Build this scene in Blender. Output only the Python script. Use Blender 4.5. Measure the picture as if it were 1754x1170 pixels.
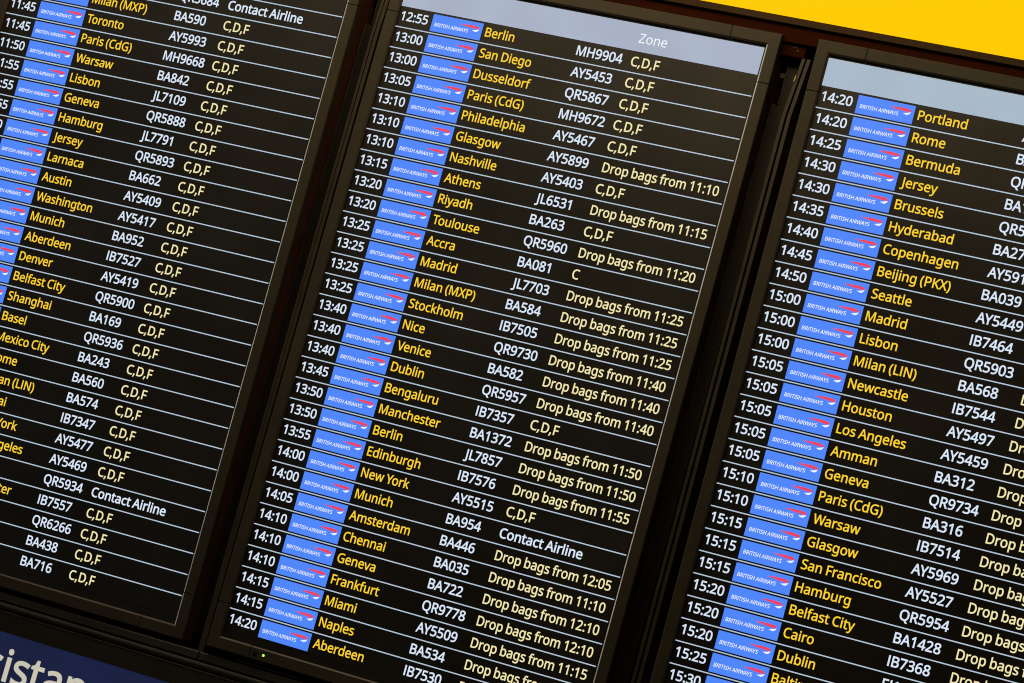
import bpy, math, random
from mathutils import Matrix, Vector
from mathutils.geometry import delaunay_2d_cdt

for o in list(bpy.data.objects):
    bpy.data.objects.remove(o)
SC = bpy.context.scene
COL = SC.collection
P = 0.0322            # metres per flight row: the unit of the whole board
Z0 = 2.0              # height of the middle of the board
R3 = math.radians


def bw(x, n, h):
    """board units (x right, n rows down from the header, h towards the viewer) -> world"""
    return Vector((x * P, -h * P, (15 - n) * P + Z0))


# ------------------------------------------------------------------ camera
A = Matrix(((1, 0, 0), (0, 0, -1), (0, 1, 0)))
RC = Matrix(((0.9014415856, 0.2667898095, -0.3409197343),
             (-0.2172880878, 0.9599807085, 0.1767001022),
             (0.3744181547, -0.0852070231, 0.9233367796)))
cam = bpy.data.objects.new('camera', bpy.data.cameras.new('camera'))
COL.objects.link(cam)
M = (A @ RC.transposed()).to_4x4()
M.translation = bw(56.98027, 15 + 9.79, 116.10523)
cam.matrix_world = M
cam.data.sensor_width = 36
cam.data.lens = 4799.1387 / 1754 * 36
cam.data.clip_start = 0.05
cam.data.clip_end = 200
SC.camera = cam

# ------------------------------------------------------------------ world and light
world = bpy.data.worlds.new('World')
SC.world = world
world.use_nodes = True
wb = world.node_tree.nodes['Background']
wb.inputs[0].default_value = (1.0, 0.82, 0.55, 1)
wb.inputs[1].default_value = 0.018


def area(name, loc, target, sx, sy, energy, col):
    l = bpy.data.lights.new(name, 'AREA')
    l.shape = 'RECTANGLE'
    l.size, l.size_y, l.energy, l.color = sx, sy, energy, col
    o = bpy.data.objects.new(name, l)
    COL.objects.link(o)
    o.location = loc
    o.rotation_euler = (Vector(target) - Vector(loc)).to_track_quat('-Z', 'Y').to_euler()
    return o


area('added_top_light', bw(2, -20, 17), bw(8, 2, 0), 1.9, 0.35, 18.5, (1.0, 0.76, 0.43))  # unseen lamp, added to make the board brighter towards its top
area('hall_ceiling_light', bw(-70, -70, 110), bw(8, 15, 0), 2.5, 2.5, 12.0, (1.0, 0.86, 0.62))
area('added_left_light', bw(-150, -10, 22), bw(8, 12, 0), 2.2, 3.0, 50.0, (1.0, 0.95, 0.85))  # unseen lamp added at the far left to light the bezel lips

SC.view_settings.view_transform = 'Standard'
SC.view_settings.look = 'None'
SC.view_settings.exposure = 0
SC.view_settings.gamma = 1
SC.view_settings.use_curve_mapping = False
SC.cycles.pixel_filter_type = 'BLACKMAN_HARRIS'
SC.cycles.filter_width = 1.05
SC.cycles.max_bounces = 6
SC.cycles.sample_clamp_indirect = 4
SC.cycles.use_denoising = True


# ------------------------------------------------------------------ materials
def lin(c):
    c = c / 255
    return c / 12.92 if c <= 0.04045 else ((c + 0.055) / 1.055) ** 2.4


def srgb(r, g, b):
    return (lin(r), lin(g), lin(b), 1)


def mat(name):
    m = bpy.data.materials.new(name)
    m.use_nodes = True
    return m, m.node_tree, m.node_tree.nodes['Principled BSDF']


def add_noise(nt, scale, detail=4, coords='Object', dist=0):
    tc = nt.nodes.new('ShaderNodeTexCoord')
    t = nt.nodes.new('ShaderNodeTexNoise')
    t.inputs['Scale'].default_value = scale
    t.inputs['Detail'].default_value = detail
    t.inputs['Distortion'].default_value = dist
    nt.links.new(tc.outputs[coords], t.inputs['Vector'])
    return t


def ramp(nt, src, stops):
    r = nt.nodes.new('ShaderNodeValToRGB')
    nt.links.new(src, r.inputs[0])
    e = r.color_ramp.elements
    while len(e) < len(stops):
        e.new(0.5)
    for k, (p, c) in zip(e, stops):
        k.position = p
        k.color = c
    return r


def painted(name, col, rough, spec=0.5, metal=0.0, scale=22, vary=0.35, dust=0.0, grain=0.0):
    """dull coated metal or plastic with uneven wear, a little dust and a fine grain"""
    m, nt, b = mat(name)
    n1 = add_noise(nt, scale, 6, dist=0.6)
    lo = tuple(c * (1 - vary) for c in col) + (1,)
    hi = tuple(c * (1 + vary) for c in col) + (1,)
    r = ramp(nt, n1.outputs[0], [(0.3, lo), (0.7, hi)])
    out = r.outputs[0]
    if dust:
        n2 = add_noise(nt, 420, 2)
        d = ramp(nt, n2.outputs[0], [(0.735, (0, 0, 0, 1)), (0.77, (1, 1, 1, 1))])
        mx = nt.nodes.new('ShaderNodeMix')
        mx.data_type = 'RGBA'
        mx.inputs[7].default_value = (dust, dust * 0.95, dust * 0.8, 1)
        nt.links.new(d.outputs[0], mx.inputs[0])
        nt.links.new(out, mx.inputs[6])
        out = mx.outputs[2]
    nt.links.new(out, b.inputs['Base Color'])
    n3 = add_noise(nt, scale * 2.3, 5)
    mr = nt.nodes.new('ShaderNodeMapRange')
    mr.inputs[3].default_value = rough - 0.1
    mr.inputs[4].default_value = rough + 0.12
    nt.links.new(n3.outputs[0], mr.inputs[0])
    nt.links.new(mr.outputs[0], b.inputs['Roughness'])
    b.inputs['Metallic'].default_value = metal
    b.inputs['Specular IOR Level'].default_value = spec
    if grain:
        n4 = add_noise(nt, 900, 2)
        bp = nt.nodes.new('ShaderNodeBump')
        bp.inputs['Strength'].default_value = grain
        bp.inputs['Distance'].default_value = 0.0006
        nt.links.new(n4.outputs[0], bp.inputs['Height'])
        nt.links.new(bp.outputs[0], b.inputs['Normal'])
    return m


def lit(name, rgb, strength=1.0, vary=0.0, spec=0.3):
    """lit picture elements of a screen, or the face of a lightbox"""
    m, nt, b = mat(name)
    c = srgb(*rgb)
    b.inputs['Base Color'].default_value = (0.004, 0.004, 0.004, 1)
    b.inputs['Roughness'].default_value = 0.5
    b.inputs['Specular IOR Level'].default_value = spec
    b.inputs['Emission Strength'].default_value = strength
    if vary:
        n = add_noise(nt, 9, 2)
        r = ramp(nt, n.outputs[0], [(0.3, tuple(v * (1 - vary) for v in c[:3]) + (1,)), (0.7, tuple(v * (1 + vary) for v in c[:3]) + (1,))])
        nt.links.new(r.outputs[0], b.inputs['Emission Color'])
    else:
        b.inputs['Emission Color'].default_value = c
    return m


M_PANEL = painted('screen_black', (0.0055, 0.0048, 0.0036), 0.42, 0.55, scale=3, vary=0.08)
M_BEZEL = painted('bezel_plastic', (0.0285, 0.0237, 0.0138), 0.58, 0.25, scale=16, vary=0.14, dust=0.05, grain=0.12)
M_LIP_LIT = painted('bezel_lip_highlight', (0.29, 0.29, 0.26), 0.36, 0.9, metal=0.85, scale=30, vary=0.15)  # painted highlight: pale metal on the right-hand lips only
M_LIP_LOW_LIT = painted('bezel_lower_lip_highlight', (0.075, 0.072, 0.060), 0.5, 0.4, scale=30, vary=0.2)  # weaker painted highlight for the bottom lips
M_BODY = painted('casing_black_flare', (0.045, 0.014, 0.005), 0.6, 0.3, scale=14, vary=0.25)  # reddish lens flare mixed into the dark casing colour
M_VOID = painted('back_panel_black_flare', (0.06, 0.017, 0.005), 0.7, 0.2, scale=6, vary=0.3)  # colour raised towards red to carry the flare over the dark recess
M_CHAN = painted('channel_flare_red', (0.022, 0.0038, 0.0002), 0.75, 0.03, scale=6, vary=0.2)  # red flare over the shaded channel, put into the base colour
M_RAIL = painted('rail_flare_tint', (0.030, 0.0135, 0.0006), 0.55, 0.12, scale=8, vary=0.15, grain=0.1)  # yellow flare from the sign painted into the frame colour
M_FRAME = painted('frame_black', (0.018, 0.016, 0.0105), 0.48, 0.4, scale=11, vary=0.3, dust=0.07, grain=0.12)
M_FASCIA = painted('fascia_black', (0.013, 0.010, 0.0065), 0.5, 0.3, scale=7, vary=0.25, dust=0.05)
M_TRIM = painted('edge_trim_black', (0.022, 0.018, 0.010), 0.5, 0.4, scale=20, vary=0.25, dust=0.05)
M_SIDE = painted('side_panel_black', (0.0045, 0.003, 0.0012), 0.55, 0.3, scale=9, vary=0.25)
M_EDGE = painted('pale_edge', (0.06, 0.05, 0.038), 0.4, 0.5, metal=0.3, scale=30, vary=0.5)  # pale tone for thin edges, rings and lines
M_HOLE = painted('hole_black', (0.002, 0.002, 0.002), 0.6, 0.2)
M_SCREW = painted('screw_steel', (0.10, 0.07, 0.05), 0.4, 0.5, metal=0.8)
M_STICK = painted('olive_sticker', (0.03, 0.02, 0.0015), 0.6)
M_GLINT = painted('yellow_glint', (0.70, 0.45, 0.08), 0.5)  # colour of the painted glint in the gap

M_WHITE = lit('lit_white', (216, 229, 246), 1.0)
M_YELLOW = lit('lit_yellow', (251, 208, 50), 1.0)
M_CREAM = lit('lit_cream', (241, 229, 172), 1.0)
M_LINE = lit('lit_line', (180, 197, 213), 1.0)
M_TILE = lit('lit_blue', (78, 134, 250), 1.0)
M_LOGO = lit('lit_logo_white', (242, 247, 255), 1.0)
M_RED = lit('lit_red', (238, 66, 92), 1.0)
M_HEAD = lit('lit_header', (167, 178, 199), 1.0, 0.06)
M_HEADC = lit('lit_header_grey', (166, 184, 200), 1.0, 0.04)
M_HEADW = lit('lit_header_white', (238, 243, 252), 1.0)
M_SIGN = lit('lit_sign_yellow', (255, 203, 0), 1.0, 0.0, 0.02)
M_BLUE = lit('sign_navy', (22, 29, 62), 1.0, 0.12)
M_LETTER = lit('sign_cream', (200, 195, 178), 1.0)
M_LED = lit('lit_green', (190, 255, 90), 1.3)

# ------------------------------------------------------------------ objects
def link(name, data, parent=None):
    o = bpy.data.objects.new(name, data)
    COL.objects.link(o)
    if parent:
        o.parent = parent
    return o


def tag(o, label, cat, group=None):
    o['label'] = label
    o['category'] = cat
    if group:
        o['group'] = group
    return o


class MB:
    """collects polygons in board units (x, n, h) with a material slot each"""

    def __init__(self, x0=0.0, n0=15.0):
        self.v, self.f, self.m, self.mats = [], [], [], []
        self.x0, self.n0 = x0, n0

    def slot(self, m):
        if m not in self.mats:
            self.mats.append(m)
        return self.mats.index(m)

    def pt(self, x, n, h):
        self.v.append(((x - self.x0) * P, -h * P, (self.n0 - n) * P))
        return len(self.v) - 1

    def face(self, idx, m):
        self.f.append(tuple(idx))
        self.m.append(self.slot(m))

    def quad(self, x0, n0, x1, n1, h, m):
        a = [self.pt(x, n, h) for x, n in ((x0, n1), (x1, n1), (x1, n0), (x0, n0))]
        self.face(a, m)

    def poly(self, pts, h, m):
        self.face([self.pt(x, n, h) for x, n in pts], m)

    def box(self, x0, n0, x1, n1, h0, h1, m, bev=0.0):
        """front at h1; bev chamfers the front edges"""
        b = bev
        ring = []
        for (e, h) in (((0, h0), (0, h1 - b), (b, h1)) if b else ((0, h0), (0, h1))):
            ring.append([self.pt(x, n, h) for x, n in ((x0 + e, n1 - e), (x1 - e, n1 - e), (x1 - e, n0 + e), (x0 + e, n0 + e))])
        for p, q in zip(ring, ring[1:]):
            for i in range(4):
                j = (i + 1) % 4
                self.face((p[i], p[j], q[j], q[i]), m)
        self.face(ring[-1], m)
        self.face(ring[0][::-1], m)

    def prism(self, pts, h0, h1, m, bev=0.0):
        """extruded outline, pts anticlockwise as seen from the front (n points down)"""
        n = len(pts)
        a = [self.pt(x, y, h0) for x, y in pts]
        b = [self.pt(x, y, h1) for x, y in pts]
        for i in range(n):
            j = (i + 1) % n
            self.face((a[i], a[j], b[j], b[i]), m)
        self.face(b, m)
        self.face(a[::-1], m)

    def disc(self, x, n, r, h0, h1, m, k=20, dome=0.0):
        a = [self.pt(x + r * math.cos(t), n - r * math.sin(t), h0) for t in (2 * math.pi * i / k for i in range(k))]
        b = [self.pt(x + r * .8 * math.cos(t), n - r * .8 * math.sin(t), h1) for t in (2 * math.pi * i / k for i in range(k))]
        c = self.pt(x, n, h1 + dome)
        for i in range(k):
            j = (i + 1) % k
            self.face((a[i], a[j], b[j], b[i]), m)
            self.face((b[i], b[j], c), m)

    def build(self, name, parent=None):
        me = bpy.data.meshes.new(name)
        me.from_pydata(self.v, [], self.f)
        for m in self.mats:
            me.materials.append(m)
        me.polygons.foreach_set('material_index', self.m)
        me.validate()
        me.update()
        return link(name, me, parent)


# ------------------------------------------------------------------ lettering
GLYPHS = '''
A|512|437,0 368,177 141,177 73,0 0,0 224,575 289,575 512,0;282,415 274,438 271,449 267,461 263,473 260,484 257,493 255,500 247,468 244,457 241,447 238,438 230,415 165,241 346,241
B|521|241,573 282,571 319,568 351,561 380,552 404,541 424,526 439,508 450,486 457,460 459,431 457,409 453,389 446,371 437,354 424,340 409,328 392,317 372,309 350,304 350,300 373,295 395,288 415,279 433,267 448,253 461,236 470,215 476,191 478,163 475,130 467,100 454,74 436,52 413,33 385,19 354,8 318,2 279,0 78,0 78,573;256,329 300,331 334,339 357,352 372,371 381,394 384,423 380,451 369,474 351,490 324,502 289,509 245,511 150,511 150,329;150,269 150,61 265,61 311,64 346,74 371,91 388,112 398,138 401,168 399,188 395,205 388,221 377,235 362,247 344,256 321,263 293,267 260,269
C|507|323,517 294,516 266,510 241,502 217,490 196,474 178,456 162,434 149,410 139,383 131,353 127,321 125,286 126,259 129,233 133,208 139,185 147,164 164,132 186,105 213,83 244,68 281,58 322,55 347,56 371,58 394,62 416,66 438,72 460,78 460,15 438,8 416,2 393,-2 369,-6 342,-7 312,-8 278,-7 247,-2 217,5 191,15 166,28 144,44 124,62 106,82 91,105 78,131 68,158 59,188 54,219 50,252 49,287 50,313 52,337 55,361 60,384 67,406 81,440 99,471 120,499 145,523 174,543 206,559 242,571 281,578 324,581 353,580 381,577 409,572 435,565 460,557 482,547 453,486 435,494 415,501 394,508 372,513 348,516
D|585|536,292 535,255 531,220 524,188 514,158 501,131 485,106 467,84 447,64 424,47 399,33 371,21 341,12 309,5 274,1 237,0 78,0 78,573 254,573 288,571 320,567 350,561 378,552 404,540 428,526 450,510 470,491 487,470 502,446 514,420 524,392 531,361 535,328;460,289 459,319 456,346 451,371 444,394 435,415 416,444 391,469 361,487 327,500 287,508 244,511 150,511 150,62 228,62 272,64 311,71 346,82 377,98 402,119 423,144 439,174 451,208 458,246
E|446|398,0 78,0 78,573 398,573 398,509 150,509 150,330 383,330 383,268 150,268 150,63 398,63
F|416|150,0 78,0 78,573 398,573 398,509 150,509 150,306 383,306 383,243 150,243
G|584|326,302 524,302 524,22 493,12 462,5 431,-1 398,-5 362,-7 323,-8 289,-7 256,-2 226,5 199,15 173,28 150,43 129,61 111,81 94,104 81,130 69,157 60,186 54,218 50,251 49,286 50,321 55,354 62,385 71,415 84,442 100,467 117,490 138,510 160,528 186,544 213,557 243,567 275,575 309,579 346,581 377,580 407,577 437,572 465,565 491,557 516,547 489,484 468,493 445,501 421,508 395,513 369,516 342,517 315,516 290,513 267,507 245,499 225,489 195,468 170,441 150,409 141,388 134,365 128,340 125,314 124,286 125,260 128,234 132,210 138,187 146,166 164,133 187,106 216,84 236,73 258,65 283,59 310,56 340,55 364,55 385,56 404,59 421,61 437,65 452,68 452,238 326,238
H|594|516,0 443,0 443,267 150,267 150,0 78,0 78,573 150,573 150,330 443,330 443,573 516,573
J|219|-3,-152 -16,-152 -27,-151 -37,-150 -46,-147 -55,-145 -63,-142 -63,-81 -54,-83 -45,-85 -35,-87 -25,-88 -15,-89 -5,-89 8,-88 21,-85 33,-81 45,-74 54,-65 63,-53 69,-38 73,-19 74,3 74,573 146,573 146,9 144,-26 138,-56 128,-82 114,-104 96,-122 75,-135 52,-145 25,-150
K|496|496,0 411,0 209,273 150,222 150,0 78,0 78,573 150,573 150,290 166,308 182,327 199,345 249,399 403,573 488,573 261,323
L|420|78,0 78,573 150,573 150,64 400,64 400,0
M|727|330,0 142,502 139,502 140,490 141,477 142,461 142,444 143,426 144,407 144,387 144,367 144,347 144,0 78,0 78,573 184,573 361,103 364,103 544,573 650,573 650,0 578,0 578,352 578,371 579,389 579,408 580,426 580,443 581,460 584,501 581,501 390,0
N|609|532,0 447,0 141,476 138,476 139,462 140,448 141,432 143,378 144,359 144,340 144,320 144,0 78,0 78,573 161,573 467,99 470,99 468,137 466,193 465,213 464,232 464,249 464,573 532,573
O|626|577,287 577,261 575,236 571,212 567,189 561,166 547,132 531,101 510,73 486,49 459,29 428,13 393,1 355,-6 314,-8 271,-6 232,1 196,13 165,29 138,49 114,73 94,101 78,132 65,167 59,189 55,212 51,237 50,262 49,288 50,322 54,355 59,386 67,415 78,442 91,467 106,490 123,510 143,529 166,545 190,558 218,568 247,575 280,580 314,581 348,580 379,576 408,568 434,558 459,545 481,529 501,511 519,490 534,468 547,442 558,415 567,386 573,355 576,322;125,287 126,259 128,233 132,208 138,184 145,163 161,131 182,104 207,83 238,67 273,58 314,55 354,58 390,67 420,83 445,104 465,131 481,163 488,184 494,208 498,233 500,259 501,287 499,329 494,366 485,400 472,430 456,457 436,479 412,496 384,508 351,516 314,518 274,515 238,506 207,490 182,469 161,443 145,411 138,389 132,366 128,342 126,315
P|485|229,573 272,571 309,566 342,557 370,544 393,528 411,509 426,487 436,463 442,435 444,404 443,381 439,358 433,336 423,316 411,296 395,278 375,262 351,249 324,238 292,230 256,225 216,223 150,223 150,0 78,0 78,573;223,511 150,511 150,285 208,285 242,286 272,290 298,296 320,306 338,318 352,334 362,352 368,375 370,401 366,435 354,462 334,484 306,499 269,508
Q|626|577,287 577,260 574,233 571,208 565,184 559,160 544,124 525,92 503,64 476,40 445,21 411,6 548,-136 444,-136 334,-7 324,-8 314,-8 271,-6 232,1 196,13 165,29 138,49 114,73 94,101 78,132 65,167 59,189 55,212 51,237 50,262 49,288 50,322 54,355 59,386 67,415 78,442 91,467 106,490 123,510 143,529 166,545 190,558 218,568 247,575 280,580 314,581 348,580 379,576 408,568 434,558 459,545 481,529 501,511 519,490 534,468 547,442 558,415 567,386 573,355 576,322;125,287 126,259 128,233 132,208 138,184 145,163 161,131 182,104 207,83 238,67 273,58 314,55 354,58 390,67 420,83 445,104 465,131 481,163 488,184 494,208 498,233 500,259 501,287 499,329 494,366 485,400 472,430 456,457 436,479 412,496 384,508 351,516 314,518 274,515 238,506 207,490 182,469 161,443 145,411 138,389 132,366 128,342 126,315
R|499|236,573 281,571 320,565 353,555 381,540 404,522 422,500 434,474 442,444 444,410 442,381 437,356 427,334 415,315 401,298 385,285 367,274 349,264 330,257 487,0 403,0 264,237 150,237 150,0 78,0 78,573;232,510 150,510 150,298 236,298 278,301 312,310 338,325 355,347 366,374 370,407 368,430 363,450 355,467 343,480 328,491 310,500 287,505 261,509
S|440|403,153 400,121 392,92 378,66 359,44 335,26 307,11 274,1 238,-6 198,-8 177,-8 157,-7 137,-5 118,-2 100,1 83,4 68,9 54,14 41,19 41,88 62,80 86,72 113,65 142,59 171,56 201,55 228,56 252,60 273,66 290,74 305,85 316,98 324,113 329,129 330,147 329,164 325,180 318,194 308,207 295,218 277,230 255,241 228,252 196,265 172,274 151,284 131,294 114,305 98,317 85,330 74,344 65,359 57,375 52,393 49,413 48,435 51,464 58,490 71,513 89,533 110,550 136,563 165,573 197,579 231,581 262,580 290,577 318,572 343,565 367,558 389,549 366,487 346,495 325,502 302,508 278,513 254,516 229,517 207,516 187,513 169,507 155,499 142,489 133,478 126,464 122,450 121,434 122,416 126,400 133,386 143,373 156,362 172,351 193,341 217,330 246,318 278,306 307,293 332,279 353,264 371,247 385,228 395,206 401,181
T|446|259,0 187,0 187,509 8,509 8,573 437,573 437,509 259,509
U|586|513,202 511,164 503,128 489,95 470,65 446,40 416,20 395,10 372,2 347,-4 320,-7 290,-8 250,-6 213,1 181,13 152,29 128,50 108,75 92,103 81,133 74,167 72,204 72,573 144,573 144,201 148,158 161,122 182,93 211,72 248,59 294,55 327,57 355,63 379,73 399,88 415,105 427,126 435,149 440,174 442,202 442,573 513,573
V|481|481,573 277,0 204,0 0,573 75,573 204,205 210,190 215,175 220,160 224,146 228,132 231,119 235,106 238,93 241,80 243,93 246,106 250,119 253,133 257,147 262,161 267,176 271,191 277,207 405,573
W|746|735,573 583,0 510,0 399,375 389,410 380,443 373,471 372,478 370,484 370,488 367,471 365,463 363,454 361,443 352,409 349,397 346,385 342,373 234,0 161,0 10,573 85,573 174,223 177,211 180,199 183,186 190,151 193,140 195,129 196,118 201,87 206,119 209,131 211,142 213,154 216,166 219,179 222,191 232,227 333,573 407,573 512,225 516,212 520,200 523,187 526,175 529,163 532,151 534,139 536,128 538,117 544,87 545,100 548,114 550,129 553,144 556,159 560,175 564,191 568,207 572,224 660,573
X|470|467,0 385,0 233,249 79,0 3,0 193,298 15,573 95,573 236,348 377,573 453,573 276,300
Y|454|227,291 376,573 454,573 263,222 263,0 191,0 191,219 0,573 79,573
Z|459|427,0 30,0 30,55 332,508 40,508 40,573 419,573 419,518 118,64 427,64
a|450|231,437 261,436 287,432 311,425 331,415 347,403 368,375 381,338 385,293 385,0 334,0 320,61 317,61 304,46 292,33 279,22 265,13 250,5 234,-1 216,-5 195,-7 172,-8 148,-7 124,-2 103,6 84,16 68,30 55,48 45,68 39,92 37,119 43,159 59,192 87,219 110,231 137,241 168,249 203,254 243,257 316,259 316,285 313,317 306,342 293,359 275,371 253,378 227,380 205,379 183,376 163,370 143,363 124,355 106,347 84,400 104,410 126,419 151,426 177,432 204,436;252,208 204,203 167,195 141,182 124,165 113,144 110,119 112,97 120,79 132,66 148,56 167,51 188,49 223,52 253,62 279,79 299,103 311,134 315,172 315,210
b|493|139,461 139,443 138,426 138,410 137,396 136,383 135,373 139,373 153,390 169,405 189,419 213,429 240,435 272,437 303,435 331,428 357,417 380,401 401,381 418,357 432,328 441,295 447,257 449,215 448,186 446,160 441,135 435,112 427,91 410,61 390,36 365,17 337,3 306,-5 272,-8 240,-6 213,0 189,10 169,24 153,38 139,55 133,55 119,0 68,0 68,609 139,609;260,379 231,377 207,371 188,361 172,348 159,330 150,308 144,282 140,252 139,217 139,214 140,184 143,157 148,132 155,111 165,93 187,69 219,55 261,51 297,55 325,69 348,93 358,112 366,133 372,158 375,185 376,216 375,247 372,274 366,298 358,320 348,338 325,360 296,374
c|385|241,-8 204,-5 170,2 139,15 112,34 88,58 69,87 60,108 53,131 48,156 45,183 44,213 45,243 48,271 54,297 61,321 71,342 90,372 114,396 142,415 174,428 208,435 245,438 267,437 288,435 309,431 328,426 344,421 358,415 337,356 323,361 308,365 292,370 275,373 259,375 244,376 217,374 193,368 172,358 155,343 141,325 131,303 123,277 119,247 117,213 119,181 123,152 131,126 141,104 155,86 172,71 191,61 214,55 240,53 262,54 283,56 302,60 319,65 336,71 351,78 351,15 336,8 320,3 304,-2 285,-5 264,-7
d|493|221,-8 190,-6 162,1 136,12 113,28 92,48 75,72 61,101 52,134 46,172 44,214 46,256 52,294 62,327 75,357 93,381 113,402 137,417 162,429 191,436 221,438 243,437 262,434 280,429 296,423 310,416 323,407 335,397 345,386 354,374 359,374 356,405 355,418 355,429 354,438 354,609 425,609 425,0 368,0 358,58 354,58 345,46 335,35 323,24 310,15 296,7 279,1 262,-4 242,-7;232,51 273,55 305,67 328,88 343,117 352,154 355,200 355,213 354,244 351,271 346,296 338,318 329,336 306,360 274,375 231,379 196,374 168,359 146,334 135,315 127,293 122,269 118,242 117,213 118,183 122,156 127,133 135,111 146,93 168,69 197,55
e|452|234,438 269,435 301,427 329,414 354,396 374,373 390,346 402,315 409,281 411,244 411,201 117,201 122,157 134,119 154,90 181,69 215,56 254,52 280,53 305,56 327,60 348,66 370,73 392,82 392,20 370,11 349,4 327,-1 304,-5 279,-7 251,-8 212,-5 176,3 143,17 114,36 90,61 70,91 61,112 53,134 48,158 45,184 44,212 45,239 48,265 53,289 59,312 68,333 86,364 108,390 134,411 164,426 198,435;233,380 202,377 175,366 154,348 137,323 125,293 119,257 338,257 336,281 333,302 326,322 318,338 306,353 292,364 276,373 256,378
f|276|266,375 158,375 158,0 87,0 87,375 12,375 12,408 87,432 87,457 89,492 95,522 104,547 116,568 132,585 152,597 174,606 199,612 227,613 244,613 259,612 274,609 287,606 300,603 310,599 292,544 283,546 273,549 262,552 251,554 239,555 228,556 206,553 189,545 175,532 166,513 160,489 158,458 158,430 266,430
g|493|221,438 248,436 273,431 297,422 319,409 338,393 355,373 359,373 369,430 425,430 425,-7 423,-46 416,-80 404,-109 388,-135 367,-155 341,-172 310,-183 274,-190 233,-192 202,-192 174,-189 147,-186 122,-180 99,-174 78,-165 78,-100 99,-110 123,-118 149,-125 177,-130 206,-133 237,-134 271,-130 300,-119 324,-101 341,-77 352,-48 355,-13 355,4 355,11 356,21 356,32 357,43 357,51 358,57 354,57 338,37 320,21 299,8 275,-1 250,-6 221,-8 189,-6 160,1 134,13 111,29 91,51 74,76 61,105 52,138 46,174 44,214 46,253 52,289 61,322 74,351 91,377 111,399 134,416 160,428 189,435;230,379 207,376 187,370 169,359 153,344 140,326 130,303 123,277 119,247 117,213 118,183 122,156 128,131 136,110 146,92 169,68 197,54 232,50 253,51 271,53 288,58 303,65 315,74 326,85 336,98 343,113 349,131 353,151 355,173 356,197 356,214 355,251 350,282 343,309 332,331 319,348 302,362 281,371 257,377
h|496|139,431 139,420 138,410 138,399 137,389 136,379 135,370 140,370 149,385 161,397 174,407 188,416 204,424 221,429 238,434 255,436 273,437 306,435 335,430 360,421 382,408 399,391 413,370 423,344 429,314 431,280 431,0 361,0 361,275 358,307 351,333 338,353 319,367 295,376 265,379 235,377 210,370 189,360 173,347 160,329 150,308 144,283 140,254 139,222 139,0 68,0 68,609 139,609
i|207|139,430 139,0 68,0 68,430;104,591 115,590 124,586 133,580 140,572 144,560 145,546 144,532 140,521 133,512 124,506 115,502 104,501 93,502 83,506 75,512 68,521 64,532 63,546 64,560 68,572 75,580 83,586 93,590
j|207|18,-192 5,-192 -7,-191 -18,-190 -27,-188 -36,-185 -44,-183 -44,-126 -36,-128 -28,-130 -19,-132 -10,-133 -1,-134 9,-134 25,-132 39,-128 51,-120 61,-108 66,-90 68,-67 68,430 139,430 139,-64 137,-90 133,-113 126,-133 116,-151 103,-166 87,-177 67,-186 44,-191;63,546 64,560 68,572 75,580 83,586 93,590 104,591 115,590 124,586 133,580 140,572 144,560 145,546 144,532 140,521 133,512 124,506 115,502 104,501 93,502 83,506 75,512 68,521 64,532
k|428|138,291 138,282 137,270 137,257 135,221 138,221 152,240 172,264 178,272 184,279 189,285 326,430 409,430 235,246 421,0 336,0 187,200 138,158 138,0 68,0 68,609 138,609
l|207|139,0 68,0 68,609 139,609
m|750|540,438 584,434 621,421 649,401 662,384 672,363 679,339 683,311 685,280 685,0 615,0 615,277 613,308 606,333 594,353 577,367 555,376 528,379 490,374 460,362 438,342 423,315 414,280 411,237 411,0 342,0 342,277 341,298 337,317 332,333 325,347 315,359 303,367 289,374 272,377 253,379 227,377 204,370 185,360 170,347 158,329 150,308 144,283 140,255 139,223 139,0 68,0 68,430 125,430 136,371 140,371 149,385 160,398 173,409 186,418 201,425 217,431 233,435 249,437 266,438 298,436 325,430 349,420 369,406 386,388 398,366 402,366 418,388 438,406 461,420 486,430 512,436
n|496|275,438 304,436 331,432 354,424 374,414 391,401 405,384 416,363 424,339 429,311 431,280 431,0 361,0 361,275 358,307 351,333 338,353 319,367 295,376 265,379 222,374 189,361 166,338 151,308 142,269 139,223 139,0 68,0 68,430 125,430 136,371 140,371 150,385 162,398 175,409 190,418 206,425 222,431 239,435 257,437
o|485|442,216 440,181 436,150 428,121 417,95 404,71 388,51 369,33 348,18 324,7 299,-1 271,-6 241,-8 214,-6 188,-1 163,7 140,18 119,33 100,51 84,71 70,95 59,121 51,150 46,181 44,216 45,243 48,269 53,293 60,316 68,336 87,367 110,392 137,412 169,426 204,435 244,438 281,435 316,426 347,412 374,392 398,367 417,336 426,316 433,293 438,269 441,243;117,216 119,184 123,154 130,128 141,105 155,86 172,71 192,59 216,53 243,51 270,53 294,59 314,71 331,86 345,105 356,128 363,154 367,184 369,216 367,248 363,277 355,303 345,325 331,344 314,359 294,370 270,376 242,379 202,374 171,359 147,335 136,317 128,295 122,271 118,245
p|493|273,438 303,436 331,429 357,418 380,402 401,383 418,358 432,329 441,296 447,258 449,216 448,187 446,161 441,136 435,114 427,93 410,62 390,37 365,17 337,3 306,-5 272,-8 251,-7 231,-4 213,1 197,7 182,15 170,24 158,33 148,44 139,55 134,55 135,45 136,33 137,20 138,7 139,-5 139,-16 139,-192 68,-192 68,430 126,430 136,371 139,371 148,383 158,394 170,405 182,414 197,422 213,429 231,434 251,437;260,379 233,377 210,371 190,362 174,349 161,333 152,313 145,289 141,261 139,229 139,216 140,182 144,152 150,126 159,103 172,85 188,70 208,59 233,53 261,51 286,53 308,60 326,72 341,88 354,108 364,131 371,157 375,186 376,217 375,245 372,271 366,294 358,316 348,334 325,359 296,374
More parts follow.
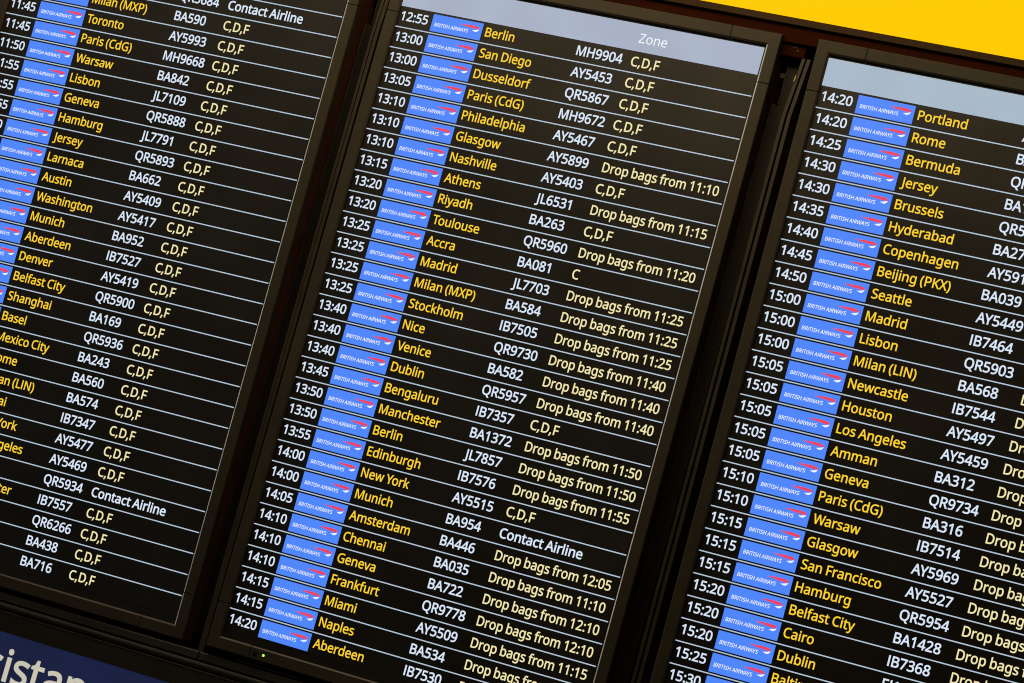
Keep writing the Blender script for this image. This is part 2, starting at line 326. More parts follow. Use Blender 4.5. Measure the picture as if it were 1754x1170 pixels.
q|493|354,-9 355,1 355,13 355,25 356,37 357,48 358,58 354,58 340,40 323,25 303,11 279,1 251,-6 219,-8 189,-6 161,1 136,12 113,28 93,48 75,72 62,101 52,134 46,172 44,214 45,243 48,269 52,294 58,317 67,338 83,368 104,393 129,413 157,427 188,435 221,438 253,436 280,429 304,419 324,405 341,389 355,371 358,371 369,430 425,430 425,-192 354,-192;233,51 260,52 284,58 304,67 320,79 333,96 342,116 349,140 353,168 355,199 355,213 354,244 351,272 345,297 338,319 328,337 305,361 273,375 231,379 196,374 167,359 145,334 135,315 127,293 122,269 118,242 117,213 118,183 122,157 127,133 135,112 146,93 168,70 197,55
r|331|269,438 277,438 286,437 295,437 304,436 312,435 319,433 310,368 303,370 296,371 287,372 279,373 271,374 264,374 248,373 232,369 217,363 202,355 189,346 176,334 166,321 156,305 149,289 143,270 140,251 139,229 139,0 68,0 68,430 126,430 134,351 137,351 147,367 158,381 170,395 183,407 198,418 214,426 231,433 249,437
s|384|348,119 346,92 339,69 327,49 311,32 292,18 268,6 241,-2 210,-6 176,-8 148,-7 122,-5 99,-1 78,5 59,11 42,19 42,83 60,75 81,67 104,60 128,54 153,50 178,49 211,51 236,57 256,66 269,79 277,94 280,112 279,123 276,132 271,141 264,150 253,158 239,167 222,176 200,185 174,196 148,206 124,217 103,228 84,239 69,252 57,266 48,283 43,302 41,324 46,358 61,386 85,408 104,419 125,427 149,433 174,437 202,438 228,437 252,434 275,430 298,424 319,417 339,409 315,353 297,360 278,366 258,372 238,377 218,379 197,380 171,379 149,374 131,366 118,356 111,343 108,328 109,317 113,307 119,298 127,290 139,282 154,274 172,266 193,256 219,246 245,236 268,226 289,215 306,203 321,191 333,176 341,159 346,140
t|289|212,50 222,50 233,51 245,53 255,54 264,56 272,59 272,5 263,1 253,-2 240,-4 226,-6 213,-8 200,-8 178,-7 157,-3 138,4 120,13 104,27 91,44 82,66 76,93 74,125 74,375 13,375 13,409 75,437 103,528 144,528 144,430 269,430 269,375 144,375 144,127 146,103 153,83 163,69 177,58 193,52
u|496|427,430 427,0 370,0 359,57 356,57 346,43 334,31 321,20 306,11 290,4 273,-1 256,-5 238,-7 220,-8 187,-6 159,-1 134,8 112,21 95,38 81,59 71,85 65,114 63,148 63,430 135,430 135,153 137,122 145,96 158,76 176,62 200,53 230,51 260,53 285,59 306,69 323,82 336,100 345,121 352,146 356,175 357,206 357,430
v|407|163,0 0,430 75,430 167,176 171,164 176,151 180,137 185,123 189,109 193,96 197,83 199,72 201,63 204,63 207,72 210,84 214,96 218,110 222,124 227,138 241,176 332,430 407,430 244,0
w|630|346,243 336,276 333,287 330,297 328,308 321,335 319,343 317,351 316,357 313,357 308,335 302,307 299,297 297,286 294,275 291,264 287,253 284,242 207,1 127,1 9,431 82,431 141,201 145,186 149,170 153,154 157,139 160,124 163,109 166,96 168,84 169,73 172,73 178,97 185,128 187,138 190,149 193,160 196,170 199,180 201,188 277,431 354,431 428,188 440,149 444,135 447,122 451,109 454,96 456,84 457,74 460,74 462,84 464,95 466,108 469,122 473,137 477,153 481,169 485,185 489,201 549,431 621,431 502,1 419,1
x|424|170,220 22,430 102,430 213,268 322,430 402,430 253,220 410,0 330,0 213,172 94,0 14,0
y|409|1,430 76,430 169,185 174,171 179,157 184,144 188,130 193,117 196,105 200,92 203,80 205,68 209,68 212,83 217,100 224,121 231,142 238,164 245,186 333,430 409,430 224,-59 213,-85 201,-108 188,-130 173,-148 157,-164 138,-176 117,-185 94,-191 67,-192 55,-192 44,-192 34,-190 25,-189 16,-188 9,-186 9,-130 15,-131 22,-132 30,-133 38,-134 47,-135 56,-135 72,-134 86,-131 99,-126 110,-118 121,-110 130,-99 138,-87 145,-73 152,-59 174,-2
z|377|346,0 31,0 31,47 262,375 45,375 45,430 340,430 340,377 112,55 346,55
0|459|419,287 419,260 418,234 416,209 413,185 409,163 401,128 390,97 376,70 359,47 339,27 316,12 290,1 261,-6 229,-8 188,-4 153,8 122,27 97,54 76,88 60,129 52,156 47,186 43,217 40,251 39,287 40,323 42,357 46,389 51,418 58,446 73,486 93,520 119,547 149,566 186,578 229,581 269,578 304,566 335,547 361,520 382,486 399,446 406,418 412,389 416,357 419,323;110,287 110,257 112,228 114,202 117,178 121,156 131,125 143,98 159,78 178,64 202,55 229,52 256,55 279,64 298,78 314,98 326,124 336,156 340,178 344,202 346,228 348,257 348,287 348,317 346,346 344,372 340,396 336,417 326,449 314,475 298,495 279,510 256,518 229,521 202,518 178,510 159,495 143,475 131,449 121,417 117,396 114,372 112,346 110,317
1|459|285,0 216,0 216,400 216,415 216,428 216,439 216,450 217,460 217,470 219,499 211,491 203,483 196,477 169,455 108,405 71,452 226,573 285,573
2|459|417,0 38,0 38,59 188,210 216,238 240,264 261,287 280,309 295,331 306,353 315,376 320,399 322,424 318,453 309,477 294,496 273,510 249,518 221,520 194,519 169,514 147,506 126,495 104,482 83,466 45,513 60,526 77,537 94,548 113,557 132,565 153,572 174,577 197,580 221,581 255,579 285,572 313,562 336,548 356,531 372,510 384,485 391,458 394,428 392,399 386,371 375,344 361,318 344,292 324,267 301,241 275,214 247,185 128,67 128,64 417,64
3|459|395,439 394,414 389,392 381,372 370,355 356,339 340,326 321,316 300,307 277,302 277,298 319,290 353,276 379,255 398,229 409,198 413,163 410,131 403,101 390,74 371,50 348,30 318,14 297,6 275,0 250,-5 223,-7 193,-8 164,-7 136,-5 110,-1 85,5 60,13 36,23 36,89 61,78 87,69 114,61 141,56 168,52 194,51 241,55 278,65 305,81 324,104 335,132 339,164 337,187 331,206 320,223 306,236 288,247 265,255 240,261 211,264 179,265 123,265 123,326 180,326 209,327 236,332 259,339 278,350 294,362 307,377 316,394 321,413 323,434 320,460 311,481 295,498 274,511 249,519 219,521 199,521 181,519 164,515 147,511 132,505 117,498 103,491 89,482 75,473 39,521 61,537 87,550 115,563 147,573 181,579 218,581 252,579 283,574 309,566 332,555 352,540 376,511 390,477
4|459|443,130 359,130 359,0 291,0 291,130 17,130 17,190 286,576 359,576 359,193 443,193;291,374 291,387 291,400 291,412 292,423 292,434 293,444 294,474 294,483 295,492 295,500 292,500 287,490 282,479 276,468 270,456 263,446 257,438 86,193 291,193
5|459|221,351 258,349 292,342 322,331 349,316 371,297 389,274 402,247 410,217 413,183 410,145 402,111 387,81 368,54 343,32 314,15 280,2 242,-5 199,-8 170,-7 142,-4 116,0 91,6 70,14 51,23 51,90 71,79 95,70 121,62 148,57 174,53 200,52 227,54 252,58 274,65 293,76 310,89 323,106 333,126 339,149 341,176 337,210 325,239 306,262 279,279 243,289 197,292 182,291 164,290 146,288 128,285 112,283 99,280 64,302 86,573 373,573 373,508 146,508 132,342 142,344 155,346 169,348 185,350 202,351
6|459|44,245 45,278 47,310 51,342 57,374 64,404 75,433 87,461 103,486 121,510 143,530 168,548 196,562 228,572 265,578 306,581 318,580 330,580 344,579 356,578 368,576 377,573 377,513 367,516 356,519 344,520 332,522 320,523 308,523 273,521 242,515 216,504 193,491 173,474 158,454 145,431 134,407 127,380 121,352 117,322 115,291 119,291 128,303 138,315 150,326 163,335 178,343 194,350 213,355 233,357 255,358 287,356 316,349 342,338 365,322 384,303 400,279 412,251 419,220 421,184 419,147 411,112 399,82 382,55 361,33 336,15 307,2 275,-5 239,-8 212,-6 187,-1 163,7 140,19 119,35 101,54 84,76 70,103 59,133 51,166 46,204;238,51 270,55 297,66 320,84 337,109 348,143 351,184 348,218 339,247 324,271 302,289 274,300 241,303 217,301 195,296 175,287 157,276 143,263 131,248 122,232 117,215 115,198 116,181 119,163 123,146 129,129 137,114 146,99 158,85 170,74 185,64 201,57 219,53
7|459|109,0 344,508 35,508 35,573 419,573 419,518 187,0
8|459|229,581 261,579 291,574 318,565 341,553 362,538 378,519 390,497 398,472 400,443 399,421 394,401 385,383 374,367 361,352 346,338 329,325 310,314 291,303 314,291 335,279 355,265 373,250 389,234 401,216 411,196 417,173 419,148 416,118 408,90 395,65 378,44 356,26 330,11 300,1 267,-6 231,-8 192,-6 157,0 126,10 100,24 78,42 61,63 49,87 42,115 39,146 41,171 47,194 56,214 68,232 82,249 99,264 118,277 138,289 158,299 140,310 123,322 107,336 93,350 81,366 71,383 64,401 59,422 58,444 60,472 68,497 80,518 97,537 117,552 141,565 168,573 197,579;108,145 112,119 121,96 138,76 161,60 192,51 229,48 265,51 295,60 319,76 336,96 346,120 350,148 348,166 343,182 335,197 324,211 310,223 293,235 274,246 253,256 229,265 217,270 194,260 174,249 157,237 142,225 130,212 121,197 114,182 110,164;228,524 200,521 176,514 155,502 139,486 130,466 127,441 128,422 133,406 141,391 151,379 164,367 179,357 195,348 213,339 232,330 250,339 267,348 282,357 296,367 307,379 317,392 325,406 329,423 330,441 327,466 318,486 302,502 282,514 257,521
9|459|417,328 416,295 414,263 410,231 405,199 397,168 387,139 374,112 358,86 340,63 318,42 293,25 265,11 232,0 195,-6 154,-8 143,-8 130,-7 117,-6 103,-4 92,-2 82,0 82,60 92,57 103,55 115,53 128,51 140,50 152,50 188,52 218,58 245,68 268,82 287,99 303,118 316,141 327,165 334,192 340,221 344,250 346,281 341,281 332,269 322,258 310,247 297,238 282,230 266,223 247,218 227,215 204,214 173,216 144,223 118,235 95,250 76,270 61,294 49,321 42,352 40,387 43,426 50,460 63,491 80,517 101,540 127,557 156,570 188,578 223,581 250,579 275,574 299,565 322,553 342,537 361,518 377,495 391,469 402,439 410,406 415,369;223,521 192,518 165,507 142,488 124,463 113,429 110,388 113,354 122,325 137,301 158,284 186,273 220,269 244,271 266,276 286,285 304,296 318,310 330,325 339,341 344,358 346,374 345,392 342,409 338,426 332,443 324,459 315,474 304,487 291,499 277,508 260,516 242,520
:|215|58,43 59,61 64,75 72,85 82,92 94,96 107,97 120,96 132,92 142,85 151,75 156,61 157,43 156,26 151,12 142,2 132,-6 120,-10 107,-11 94,-10 82,-6 72,2 64,12 59,26;58,387 59,405 64,419 72,429 82,436 94,440 107,441 120,440 132,436 142,429 151,419 156,405 157,387 156,369 151,355 142,345 132,338 120,333 107,332 94,333 82,338 72,345 64,355 59,369
,|215|154,84 149,65 143,45 136,23 128,1 120,-20 111,-42 102,-63 94,-84 85,-103 33,-103 38,-83 43,-61 49,-38 53,-15 58,8 63,31 67,53 70,74 73,93 148,93
(|241|32,220 33,246 34,272 37,297 40,323 45,348 50,373 57,397 64,421 73,445 83,468 95,490 107,512 120,533 134,553 150,573 217,573 195,542 176,510 159,477 144,442 132,407 122,370 114,333 108,296 105,259 103,221 104,196 106,171 108,147 112,122 116,98 122,74 128,50 136,26 145,3 154,-20 164,-42 176,-64 188,-85 201,-106 216,-127 150,-127 134,-107 120,-88 107,-67 95,-46 83,-24 73,-1 64,22 57,45 50,69 45,94 40,119 37,144 34,169 33,194
)|241|209,220 208,194 207,169 204,144 201,119 196,94 191,69 184,45 176,22 167,-1 158,-24 147,-46 134,-67 121,-88 106,-107 91,-127 25,-127 39,-106 52,-85 65,-64 76,-42 87,-20 96,3 105,26 112,50 119,74 124,98 129,122 133,147 135,171 137,196 137,221 137,246 135,271 133,296 129,321 124,346 119,370 112,394 105,418 96,442 87,465 76,488 65,510 52,532 39,552 24,573 91,573 106,553 121,533 134,512 147,490 158,468 167,445 176,421 184,397 191,373 196,348 201,323 204,297 207,272 208,246
'''
# outlines of a humanist sans, thousandths of the letter size: advance | contour ; contour
GLY = {}
for rec in GLYPHS.strip().split('\n'):
    ch, adv, cs = rec.split('|')
    GLY[ch] = (int(adv) / 1000, [[tuple(int(k) / 1000 for k in p.split(',')) for p in c.split()] for c in cs.split(';')])
GLY[' '] = (0.178, [])
_st = 0.0745
GLY['I'] = (0.23, [[(0.078, 0), (0.078, 0.573), (0.078 + _st, 0.573), (0.078 + _st, 0)]])


def fatten(c, w):
    """move an outline outwards by w (outer contours run clockwise, holes the other way)"""
    n = len(c)
    out = []
    for i in range(n):
        a, b, d = Vector(c[i - 1]), Vector(c[i]), Vector(c[(i + 1) % n])
        e1, e2 = b - a, d - b
        if e1.length < 1e-6 or e2.length < 1e-6:
            out.append(tuple(b))
            continue
        e1.normalize()
        e2.normalize()
        n1, n2 = Vector((-e1.y, e1.x)), Vector((-e2.y, e2.x))
        k = max(0.45, 1 + n1.dot(n2))
        out.append(tuple(b + (n1 + n2) * (w / k)))
    return out


_cache = {}


def glyph(ch, w):
    """(verts, faces) of a filled letter at size 1"""
    if (ch, w) in _cache:
        return _cache[(ch, w)]
    cs = GLY[ch][1]
    if not cs:
        _cache[(ch, w)] = ([], [])
        return _cache[(ch, w)]
    area2 = [sum(c[i - 1][0] * c[i][1] - c[i][0] * c[i - 1][1] for i in range(len(c))) for c in cs]
    big = max(area2, key=abs)
    s = 1 if big < 0 else -1          # clockwise outer -> left normal points outwards
    pts, edges = [], []
    for c in cs:
        q = []
        for v in c:                   # drop crowded points, they make the outline fold over
            if not q or (Vector(v) - Vector(q[-1])).length > 0.006:
                q.append(v)
        if (Vector(q[0]) - Vector(q[-1])).length < 0.006:
            q.pop()
        q = fatten(q, w * s) if w else q
        k = len(pts)
        pts += [Vector(v) for v in q]
        edges += [(k + e, k + (e + 1) % len(q)) for e in range(len(q))]
    vo, _, fo, *_ = delaunay_2d_cdt(pts, edges, [], 0, 1e-6)

    def inside(x, y):                 # winding number of the outlines round (x, y)
        wn = 0
        for e0, e1 in edges:
            a, b = pts[e0], pts[e1]
            if (a.y <= y) != (b.y <= y):
                side = (b.x - a.x) * (y - a.y) - (x - a.x) * (b.y - a.y)
                if b.y > a.y and side > 0:
                    wn += 1
                elif b.y <= a.y and side < 0:
                    wn -= 1
        return wn * s < 0

    fo = [f for f in fo if inside(sum(vo[k].x for k in f) / len(f), sum(vo[k].y for k in f) / len(f))]
    r = ([(v.x, v.y) for v in vo], [tuple(f) for f in fo])
    _cache[(ch, w)] = r
    return r


def write(mb, s, x, n, size, sx, w, h, m, slant=0.0, track=0.0):
    """letters from ink-left x on baseline n; returns the right end"""
    first = glyph(s[0], w)[0]
    pen = -min(v[0] for v in first)
    for i, ch in enumerate(s):
        vs, fs = glyph(ch, w)
        if vs:
            ids = [mb.pt(x + (pen + vx + slant * vy) * size * sx, n - vy * size, h) for vx, vy in vs]
            for f in fs:
                mb.face([ids[k] for k in f], m)
        pen += GLY[ch][0] + track
        nx = s[i + 1] if i + 1 < len(s) else ''
        if ch + nx in KERN:
            pen += KERN[ch + nx]
    return x + pen * size * sx


KERN = {'AY': -0.035, 'To': -0.06, 'Yo': -0.045, 'Ve': -0.03, 'Wa': -0.025, 'AI': 0.0, 'WA': -0.03, 'L7': -0.03}

# ------------------------------------------------------------------ the departure screens
SX0, SX1 = 0.02, 17.875       # opening of the bezel
SN0, SN1 = -1.385, 30.35
BW = 0.59                     # bezel width
PROF = [(0.0, -0.08), (0.0, 0.115), (0.055, 0.15), (0.075, 0.17), (BW - 0.035, 0.17), (BW, 0.135), (BW, -0.25)]


def sweep(mb, path, kinds):
    """bezel profile along a path of (corner x, corner n, outward x, outward n)"""
    rings = []
    for (x, n, ox, on) in path:
        rings.append([mb.pt(x + ox * u, n + on * u, h) for u, h in PROF])
    for p, q, side in zip(rings, rings[1:], kinds):
        for i in range(len(PROF) - 1):
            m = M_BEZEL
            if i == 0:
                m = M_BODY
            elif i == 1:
                m = {'r': M_LIP_LIT, 'b': M_LIP_LOW_LIT}.get(side, M_BEZEL)  # lit sides get the pale lip, the others stay dark
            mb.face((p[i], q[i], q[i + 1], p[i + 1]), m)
    mb.face(rings[0], M_BEZEL)
    mb.face(rings[-1][::-1], M_BEZEL)


def screen(root, rows, header_text):
    # housing of the monitor behind the bezel
    b = MB()
    b.box(SX0 - BW + .03, SN0 - BW + .03, SX1 + BW - .03, SN1 + BW - .03, -1.7, -0.1, M_BODY)
    b.build('casing', root)
    # the black panel
    b = MB()
    b.quad(SX0 - .02, SN0 - .02, SX1 + .02, SN1 + .02, 0.0, M_PANEL)
    b.build('display_panel', root)
    # bezel: four corner pieces, four bars between them, fine seams
    g = 0.019
    cx0, cx1, cn0, cn1 = 1.66, 16.12, 0.34, 28.82
    top, bot, lef, rig = (0, -1), (0, 1), (-1, 0), (1, 0)
    corners = [
        [(SX0, cn0 - g, *lef), (SX0, SN0, -1, -1), (cx0 - g, SN0, *top)],
        [(cx1 + g, SN0, *top), (SX1, SN0, 1, -1), (SX1, cn0 - g, *rig)],
        [(SX1, cn1 + g, *rig), (SX1, SN1, 1, 1), (cx1 + g, SN1, *bot)],
        [(cx0 - g, SN1, *bot), (SX0, SN1, -1, 1), (SX0, cn1 + g, *lef)]]
    bars = [
        [(cx0 + g, SN0, *top), (cx1 - g, SN0, *top)],
        [(SX1, cn0 + g, *rig), (SX1, cn1 - g, *rig)],
        [(cx1 - g, SN1, *bot), (cx0 + g, SN1, *bot)],
        [(SX0, cn1 - g, *lef), (SX0, cn0 + g, *lef)]]
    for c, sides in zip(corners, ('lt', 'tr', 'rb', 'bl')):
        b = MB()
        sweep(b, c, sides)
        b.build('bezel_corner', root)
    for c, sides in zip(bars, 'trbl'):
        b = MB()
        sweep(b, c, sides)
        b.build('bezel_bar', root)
    # small things set into the lower bezel bar
    b = MB()
    b.disc(2.36, 30.64, 0.062, 0.17, 0.185, M_LED, dome=0.015)
    b.build('status_led', root)
    b = MB()
    b.disc(1.93, 30.66, 0.13, 0.165, 0.2, M_HOLE, dome=0.02)
    b.box(1.84, 30.515, 2.02, 30.545, 0.168, 0.21, M_EDGE)
    b.build('remote_sensor', root)
    b = MB()
    b.disc(3.355, 30.63, 0.065, 0.168, 0.19, M_EDGE)
    b.disc(3.365, 30.622, 0.042, 0.188, 0.195, M_HOLE)
    b.build('key_hole', root)
    # header band
    b = MB()
    b.quad(0.03, -1.262, 17.78, 0.0, 0.012, M_HEAD if header_text else M_HEADC)
    if header_text:
        write(b, 'Zone', 11.93, -0.41, 0.75, 0.99, 0.002, 0.022, M_HEADW)
    b.build('header_band', root)
    # the rows
    for i, (t, city, fl, note) in enumerate(rows):
        r0 = float(i)
        b = MB()
        b.quad(0.0, r0 + (0.0 if i else 0.02), 17.78, r0 + 1.0, 0.010, M_PANEL)
        if i < 29:
            b.quad(0.0, r0 + 0.975, 17.775, r0 + 1.025, 0.018, M_LINE)
        row = b.build('flight_row', root)
        if city or fl:
            row['label'] = ('row of the %s flight' % t if t else 'row of the flight') + (' to ' + city if city else ' numbered ' + fl)
        if i == 0:
            b = MB()
            b.quad(1.765, 0.095, 4.34, 0.912, 0.020, M_TILE)
            write(b, 'BRITISH AIRWAYS', 1.925, 0.655, 0.293, LOGO_SX, 0.007, 0.028, M_LOGO, slant=0.10)
            b.poly([(3.212, .323), (3.30, .343), (3.564, .375), (3.818, .40), (4.052, .412), (4.17, .41), (4.19, .375), (4.176, .349), (4.116, .302), (3.971, .275), (3.724, .274), (3.453, .295)], 0.030, M_RED)
            b.poly([(3.853, .502), (3.94, .535), (4.038, .555), (4.12, .519), (4.175, .446), (4.185, .405), (4.10, .437), (3.969, .477)], 0.030, M_LOGO)
            tile = b.build('airline_tile', row)
            first_tile = tile
        elif i >= 0:
            tile = first_tile.copy()
            COL.objects.link(tile)
            tile.parent = row
            tile.location = (0, 0, -r0 * P)
        if t:
            b = MB()
            write(b, t, 0.15, r0 + 0.66, 0.735, 0.965, 0.016, 0.020, M_WHITE)
            b.build('departure_time', row)
        if city:
            b = MB()
            write(b, city, 4.53, r0 + 0.665, 0.735, 0.955, 0.011, 0.020, M_YELLOW)
            b.build('destination', row)
        if fl:
            b = MB()
            write(b, fl, 9.15, r0 + 0.688, 0.765, 0.955, 0.016, 0.020, M_WHITE)
            b.build('flight_number', row)
        if note:
            b = MB()
            if note[:4] == 'Drop':
                write(b, note, 11.88, r0 + 0.69, 0.755, 0.922, 0.0115, 0.020, M_CREAM)
            elif note[:4] == 'Cont':
                write(b, note, 11.80, r0 + 0.69, 0.755, 0.98, 0.017, 0.020, M_WHITE)
            else:
                write(b, note, 11.84, r0 + 0.69, 0.755, 0.96, 0.013, 0.020, M_CREAM)
            b.build('check_in_zone', row)


def rows_of(text):
    out = []
    for l in text.strip().split('\n'):
        t, c, f, z = [k.strip() for k in l.split('|')]
        if z == '*':
            z = 'C,D,F'
        elif z[:1].isdigit():
            z = 'Drop bags from ' + z
        out.append((t, c, f, z))
    return out


ROWS_A = rows_of('''
|||
||QR5684|Contact Airline
|Milan (MXP)|BA590|*
11:45|Toronto|AY5993|*
11:45|Paris (CdG)|MH9668|*
11:50|Warsaw|BA842|*
11:55|Lisbon|JL7109|*
11:55|Geneva|QR5888|*
11:55|Hamburg|JL7791|*
12:00|Jersey|QR5893|*
12:00|Larnaca|BA662|*
12:00|Austin|AY5409|*
12:05|Washington|AY5417|*
12:05|Munich|BA952|*
12:05|Aberdeen|IB7527|*
12:10|Denver|AY5419|*
12:10|Belfast City|QR5900|*
12:15|Shanghai|BA169|*
12:15|Basel|QR5936|*
12:20|Mexico City|BA243|*
12:20|Rome|BA560|*
12:25|Milan (LIN)|BA574|*
12:30|Dubai|IB7347|*
12:30|New York|AY5477|*
12:35|Los Angeles|AY5469|*
12:40||QR5934|Contact Airline
12:40|Manchester|IB7557|*
12:45||QR6266|*
12:50||BA438|*
12:50||BA716|*
''')
ROWS_B = rows_of('''
12:55|Berlin|MH9904|*
13:00|San Diego|AY5453|*
13:00|Dusseldorf|QR5867|*
13:05|Paris (CdG)|MH9672|*
13:10|Philadelphia|AY5467|*
13:10|Glasgow|AY5899|11:10
13:10|Nashville|AY5403|*
13:15|Athens|JL6531|11:15
13:20|Riyadh|BA263|*
13:20|Toulouse|QR5960|11:20
13:25|Accra|BA081|C
13:25|Madrid|JL7703|11:25
13:25|Milan (MXP)|BA584|11:25
13:25|Stockholm|IB7505|11:25
13:40|Nice|QR9730|11:40
13:40|Venice|BA582|11:40
13:40|Dublin|QR5957|11:40
13:45|Bengaluru|IB7357|*
13:50|Manchester|BA1372|11:50
13:50|Berlin|JL7857|11:50
13:55|Edinburgh|IB7576|11:55
14:00|New York|AY5515|*
14:00|Munich|BA954|Contact Airline
14:05|Amsterdam|BA446|12:05
14:10|Chennai|BA035|11:10
14:10|Geneva|BA722|12:10
14:10|Frankfurt|QR9778|12:10
14:15|Miami|AY5509|11:15
14:15|Naples|BA534|12:15
14:20|Aberdeen|IB7530|12:20
''')
ROWS_C = rows_of('''
14:20|Portland|AY5475|11:20
14:20|Rome|BA546|12:20
14:25|Bermuda|QR5981|11:25
14:30|Jersey|BA1344|12:30
14:30|Brussels|QR5972|12:30
14:35|Hyderabad|BA277|11:35
14:40|Copenhagen|AY5917|12:40
14:45|Beijing (PKX)|BA039|11:45
14:50|Seattle|AY5449|11:50
15:00|Madrid|IB7464|13:00
15:00|Lisbon|QR5903|13:00
15:00|Milan (LIN)|BA568|13:00
15:05|Newcastle|IB7544|13:05
15:05|Houston|AY5497|12:05
15:05|Los Angeles|AY5459|12:05
15:05|Amman|BA312|13:05
15:05|Geneva|QR9734|13:05
15:10|Paris (CdG)|BA316|13:10
15:10|Warsaw|IB7514|13:10
15:15|Glasgow|AY5969|13:15
15:15|San Francisco|AY5527|12:15
15:15|Hamburg|QR5954|13:15
15:20|Belfast City|BA1428|13:20
15:20|Cairo|IB7368|12:20
15:20|Dublin|EI169|13:20
15:25|Baltimore|BA229|12:25
15:30|||
|||
|||
|||
''')
LOGO_SX = 0.925

# pose of each screen on the board: rotation vector (board axes) and shift, about the anchor x
POSES = [(17.76, (0.0088, 0.0133, 0.0044), (-2.6863, -0.1006, -0.0190)),
         (0.0, (0, 0, 0), (0, 0, 0)),
         (0.0, (0.0107, 0.0397, 0.0038), (20.8924, 0.0305, 0.1242))]
LABELS = ['left departure screen with a black bezel, its left side cut off by the photo edge',
          'middle departure screen with a pale Zone header and flights from 12:55 to 14:20',
          'right departure screen with a plain pale header and flights from 14:20 onwards']
for (ax, rv, sh), rows, lab, hd in zip(POSES, (ROWS_A, ROWS_B, ROWS_C), LABELS, (True, True, False)):
    v = Vector(rv)
    rot = Matrix.Rotation(v.length, 3, v.normalized()) if v.length else Matrix.Identity(3)
    rw = A @ rot @ A.transposed()
    root = bpy.data.objects.new('departure_screen', None)
    COL.objects.link(root)
    mw = rw.to_4x4()
    mw.translation = (A @ Vector(sh)) * P + Vector((0, 0, Z0)) + rw @ Vector((-ax * P, 0, 0))
    root.matrix_world = mw
    tag(root, lab, 'departure screen', 'departure screens side by side')
    screen(root, rows, hd)


# ------------------------------------------------------------------ the housing round the screens
def place(root):
    root.location = (0, 0, Z0)
    return root


house = place(bpy.data.objects.new('display_housing', None))
COL.objects.link(house)
tag(house, 'black metal housing that frames the three departure screens', 'display housing')
XL, XR = -22.0, 42.0

b = MB()
b.box(XL, -2.6, XR, 33.0, -3.2, -2.6, M_VOID)
b.build('back_panel', house)
b = MB()
b.box(XL, -2.9, XR, -1.76, -2.55, -0.14, M_CHAN)
b.build('top_channel', house)

RUNS = [(XL, -0.905), (-0.865, 19.66), (19.70, XR)]
for (x0, x1) in RUNS:
    b = MB()
    b.box(x0, 31.31, x1, 31.685, -2.5, 0.0, M_FRAME, 0.03)
    b.build('bottom_rail', house)
# rounded lower rail
b = MB()
k = 8
prev = None
for i in range(k + 1):
    t = math.pi * i / k
    n = 31.895 - 0.185 * math.cos(t)
    h = -0.16 + 0.17 * math.sin(t)
    cur = (b.pt(XL, n, h), b.pt(XR, n, h))
    if prev:
        b.face((cur[0], cur[1], prev[1], prev[0]), M_FRAME)
    prev = cur
b.build('rounded_rail', house)
b = MB()
b.box(XL, 32.125, XR, 32.165, -2.0, 0.07, M_EDGE)
b.box(XL, 32.17, XR, 33.06, -2.0, 0.04, M_FASCIA)
b.build('lower_fascia', house)
# highlight along the rail under the middle screen, drawn as a pale strip
b = MB()
b.box(1.0, 31.18, 4.4, 31.215, -1.0, -0.06, M_EDGE)
b.build('rail_highlight', house)


def strip(xa, xb, n_kink, n_bot, lean, drift, h0, h1, m):
    """a trim that stands nearly upright and leans over at its top"""
    b = MB()
    pts = [(xa, n_kink), (xa + drift, n_bot), (xb + drift, n_bot), (xb, n_kink), (xb + lean, -1.15), (xa + lean, -1.15)]
    b.prism(pts, h0, h1, m)
    return b.build('edge_trim', house)


def side_panel(xa, xt, xb, drift):
    b = MB()
    pts = [(xa, 0.93), (xa + drift, 30.55), (xb + drift, 30.6), (xb, 1.6), (xb + .15, -1.3), (xt, -1.3), (xt, 1.02)]
    b.prism(pts, -2.5, -0.85, M_SIDE)
    # pale front edge
    e = 0.022
    b.prism([(xa - e, 0.93), (xa - e + drift, 30.55), (xa + drift, 30.55), (xa, 0.93)], -2.5, -0.83, M_EDGE)
    b.prism([(xt - e, -1.3), (xt - e, 0.93), (xt, 0.93), (xt, -1.3)], -2.5, -0.83, M_EDGE)
    return b.build('side_panel', house)


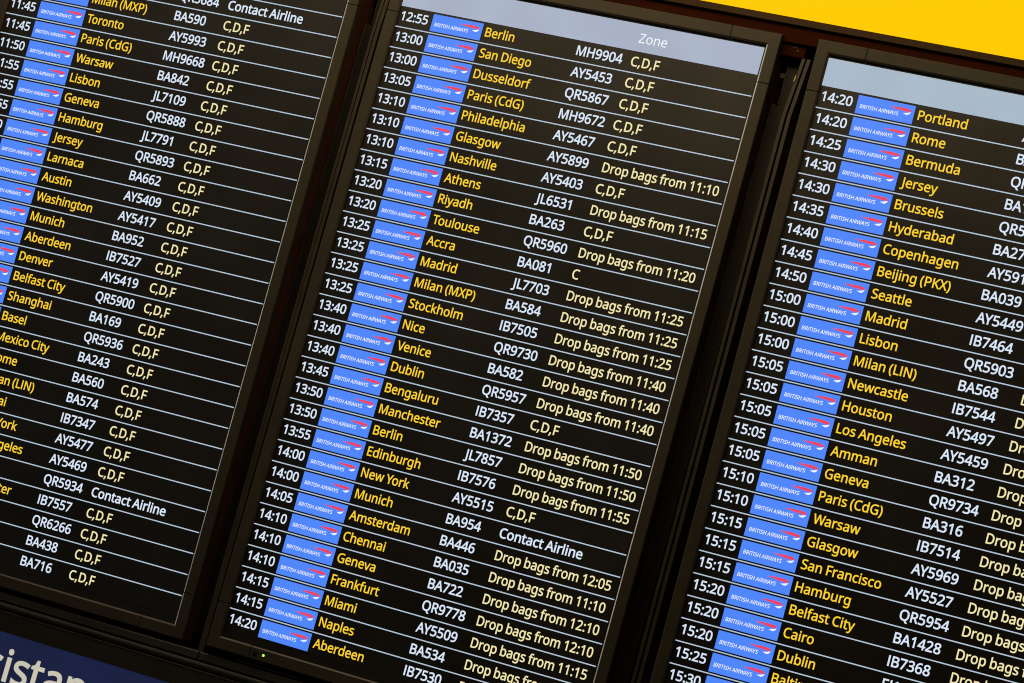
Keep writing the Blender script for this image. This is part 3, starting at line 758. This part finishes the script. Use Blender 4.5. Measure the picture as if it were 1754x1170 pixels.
# real x = seen x + parallax * depth (depth is negative behind the screens)
side_panel(-1.50 - 0.5 * .85, -1.20 - 0.5 * .85, -1.08 - 0.5 * .85, 0.06)
side_panel(18.80 - 0.33 * .85, 19.07 - 0.33 * .85, 19.40 - 0.33 * .85, -0.03)
strip(-1.10 - .1, -0.98 - .1, 1.5, 31.3, 0.10, 0.11, -2.4, -0.2, M_TRIM)
strip(-0.92 - .1, -0.75 - .1, 1.4, 31.3, 0.10, 0.05, -2.4, -0.2, M_TRIM)
strip(19.37 - .065, 19.52 - .065, 1.6, 31.3, 0.22, 0.14, -2.4, -0.2, M_TRIM)
strip(19.625 - .065, 19.785 - .065, 1.5, 31.3, 0.20, 0.14, -2.4, -0.2, M_TRIM)
for x in (-1.55, 18.35):
    b = MB()
    b.box(x, -1.74, x + 1.2, -1.15, -2.4, -0.3, M_CHAN, 0.03)
    b.box(x + 0.1, -1.70, x + 0.6, -1.675, -1.0, -0.285, M_TRIM)
    b.box(x + 0.55, -1.60, x + 0.85, -1.58, -1.0, -0.285, M_TRIM)
    br = b.build('mounting_bracket', house)
    b = MB()
    b.disc(x + 0.86, -1.46, 0.05, -0.3, -0.27, M_SCREW)
    b.build('screw', br)
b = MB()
b.prism([(19.44, -0.33), (19.42, -0.05), (19.455, -0.05), (19.485, -0.33)], -0.5, -0.15, M_GLINT)  # small yellow block standing in for a glint of light
b.build('yellow_glint', house)
b = MB()
b.box(18.53, -0.46, 18.80, -0.26, -1.0, -0.83, M_STICK)
b.build('sticker', house)

# ------------------------------------------------------------------ the lit yellow sign above
sign = place(bpy.data.objects.new('yellow_sign', None))
COL.objects.link(sign)
tag(sign, 'plain bright yellow lit sign above the departure screens', 'sign')
b = MB()
b.quad(XL, -14.0, XR, -2.84, 0.012, M_SIGN)
b.build('sign_face', sign)
b = MB()
b.box(XL, -2.83, XR, -2.52, -2.9, 0.02, M_RAIL, 0.02)
b.build('sign_frame', sign)
b = MB()
b.box(XL, -14.0, XR, -2.845, -2.9, 0.0, M_RAIL)
b.build('sign_box', sign)

# ------------------------------------------------------------------ the navy sign below
sg = place(bpy.data.objects.new('assistance_sign', None))
COL.objects.link(sg)
tag(sg, 'navy blue sign with large cream letters under the left departure screen', 'sign')
b = MB()
b.box(XL, 33.075, XR, 37.5, -2.0, 0.0, M_BLUE)
b.build('sign_panel', sg)
b = MB()
W_ = 0.014
SZ_ = 2.55
xi = 9.99 - 17.76 - 2.68            # left edge of the letter i, seen in the photo
pen = 0
for ch in 'Ass':
    pen += GLY[ch][0]
first = min(v[0] for v in glyph('A', W_)[0])
ileft = pen + min(v[0] for v in glyph('i', W_)[0])
write(b, 'Assistance', xi - (ileft - first) * SZ_, 35.2 + 0.05, SZ_, 1.0, W_, 0.02, M_LETTER)
b.build('lettering', sg)
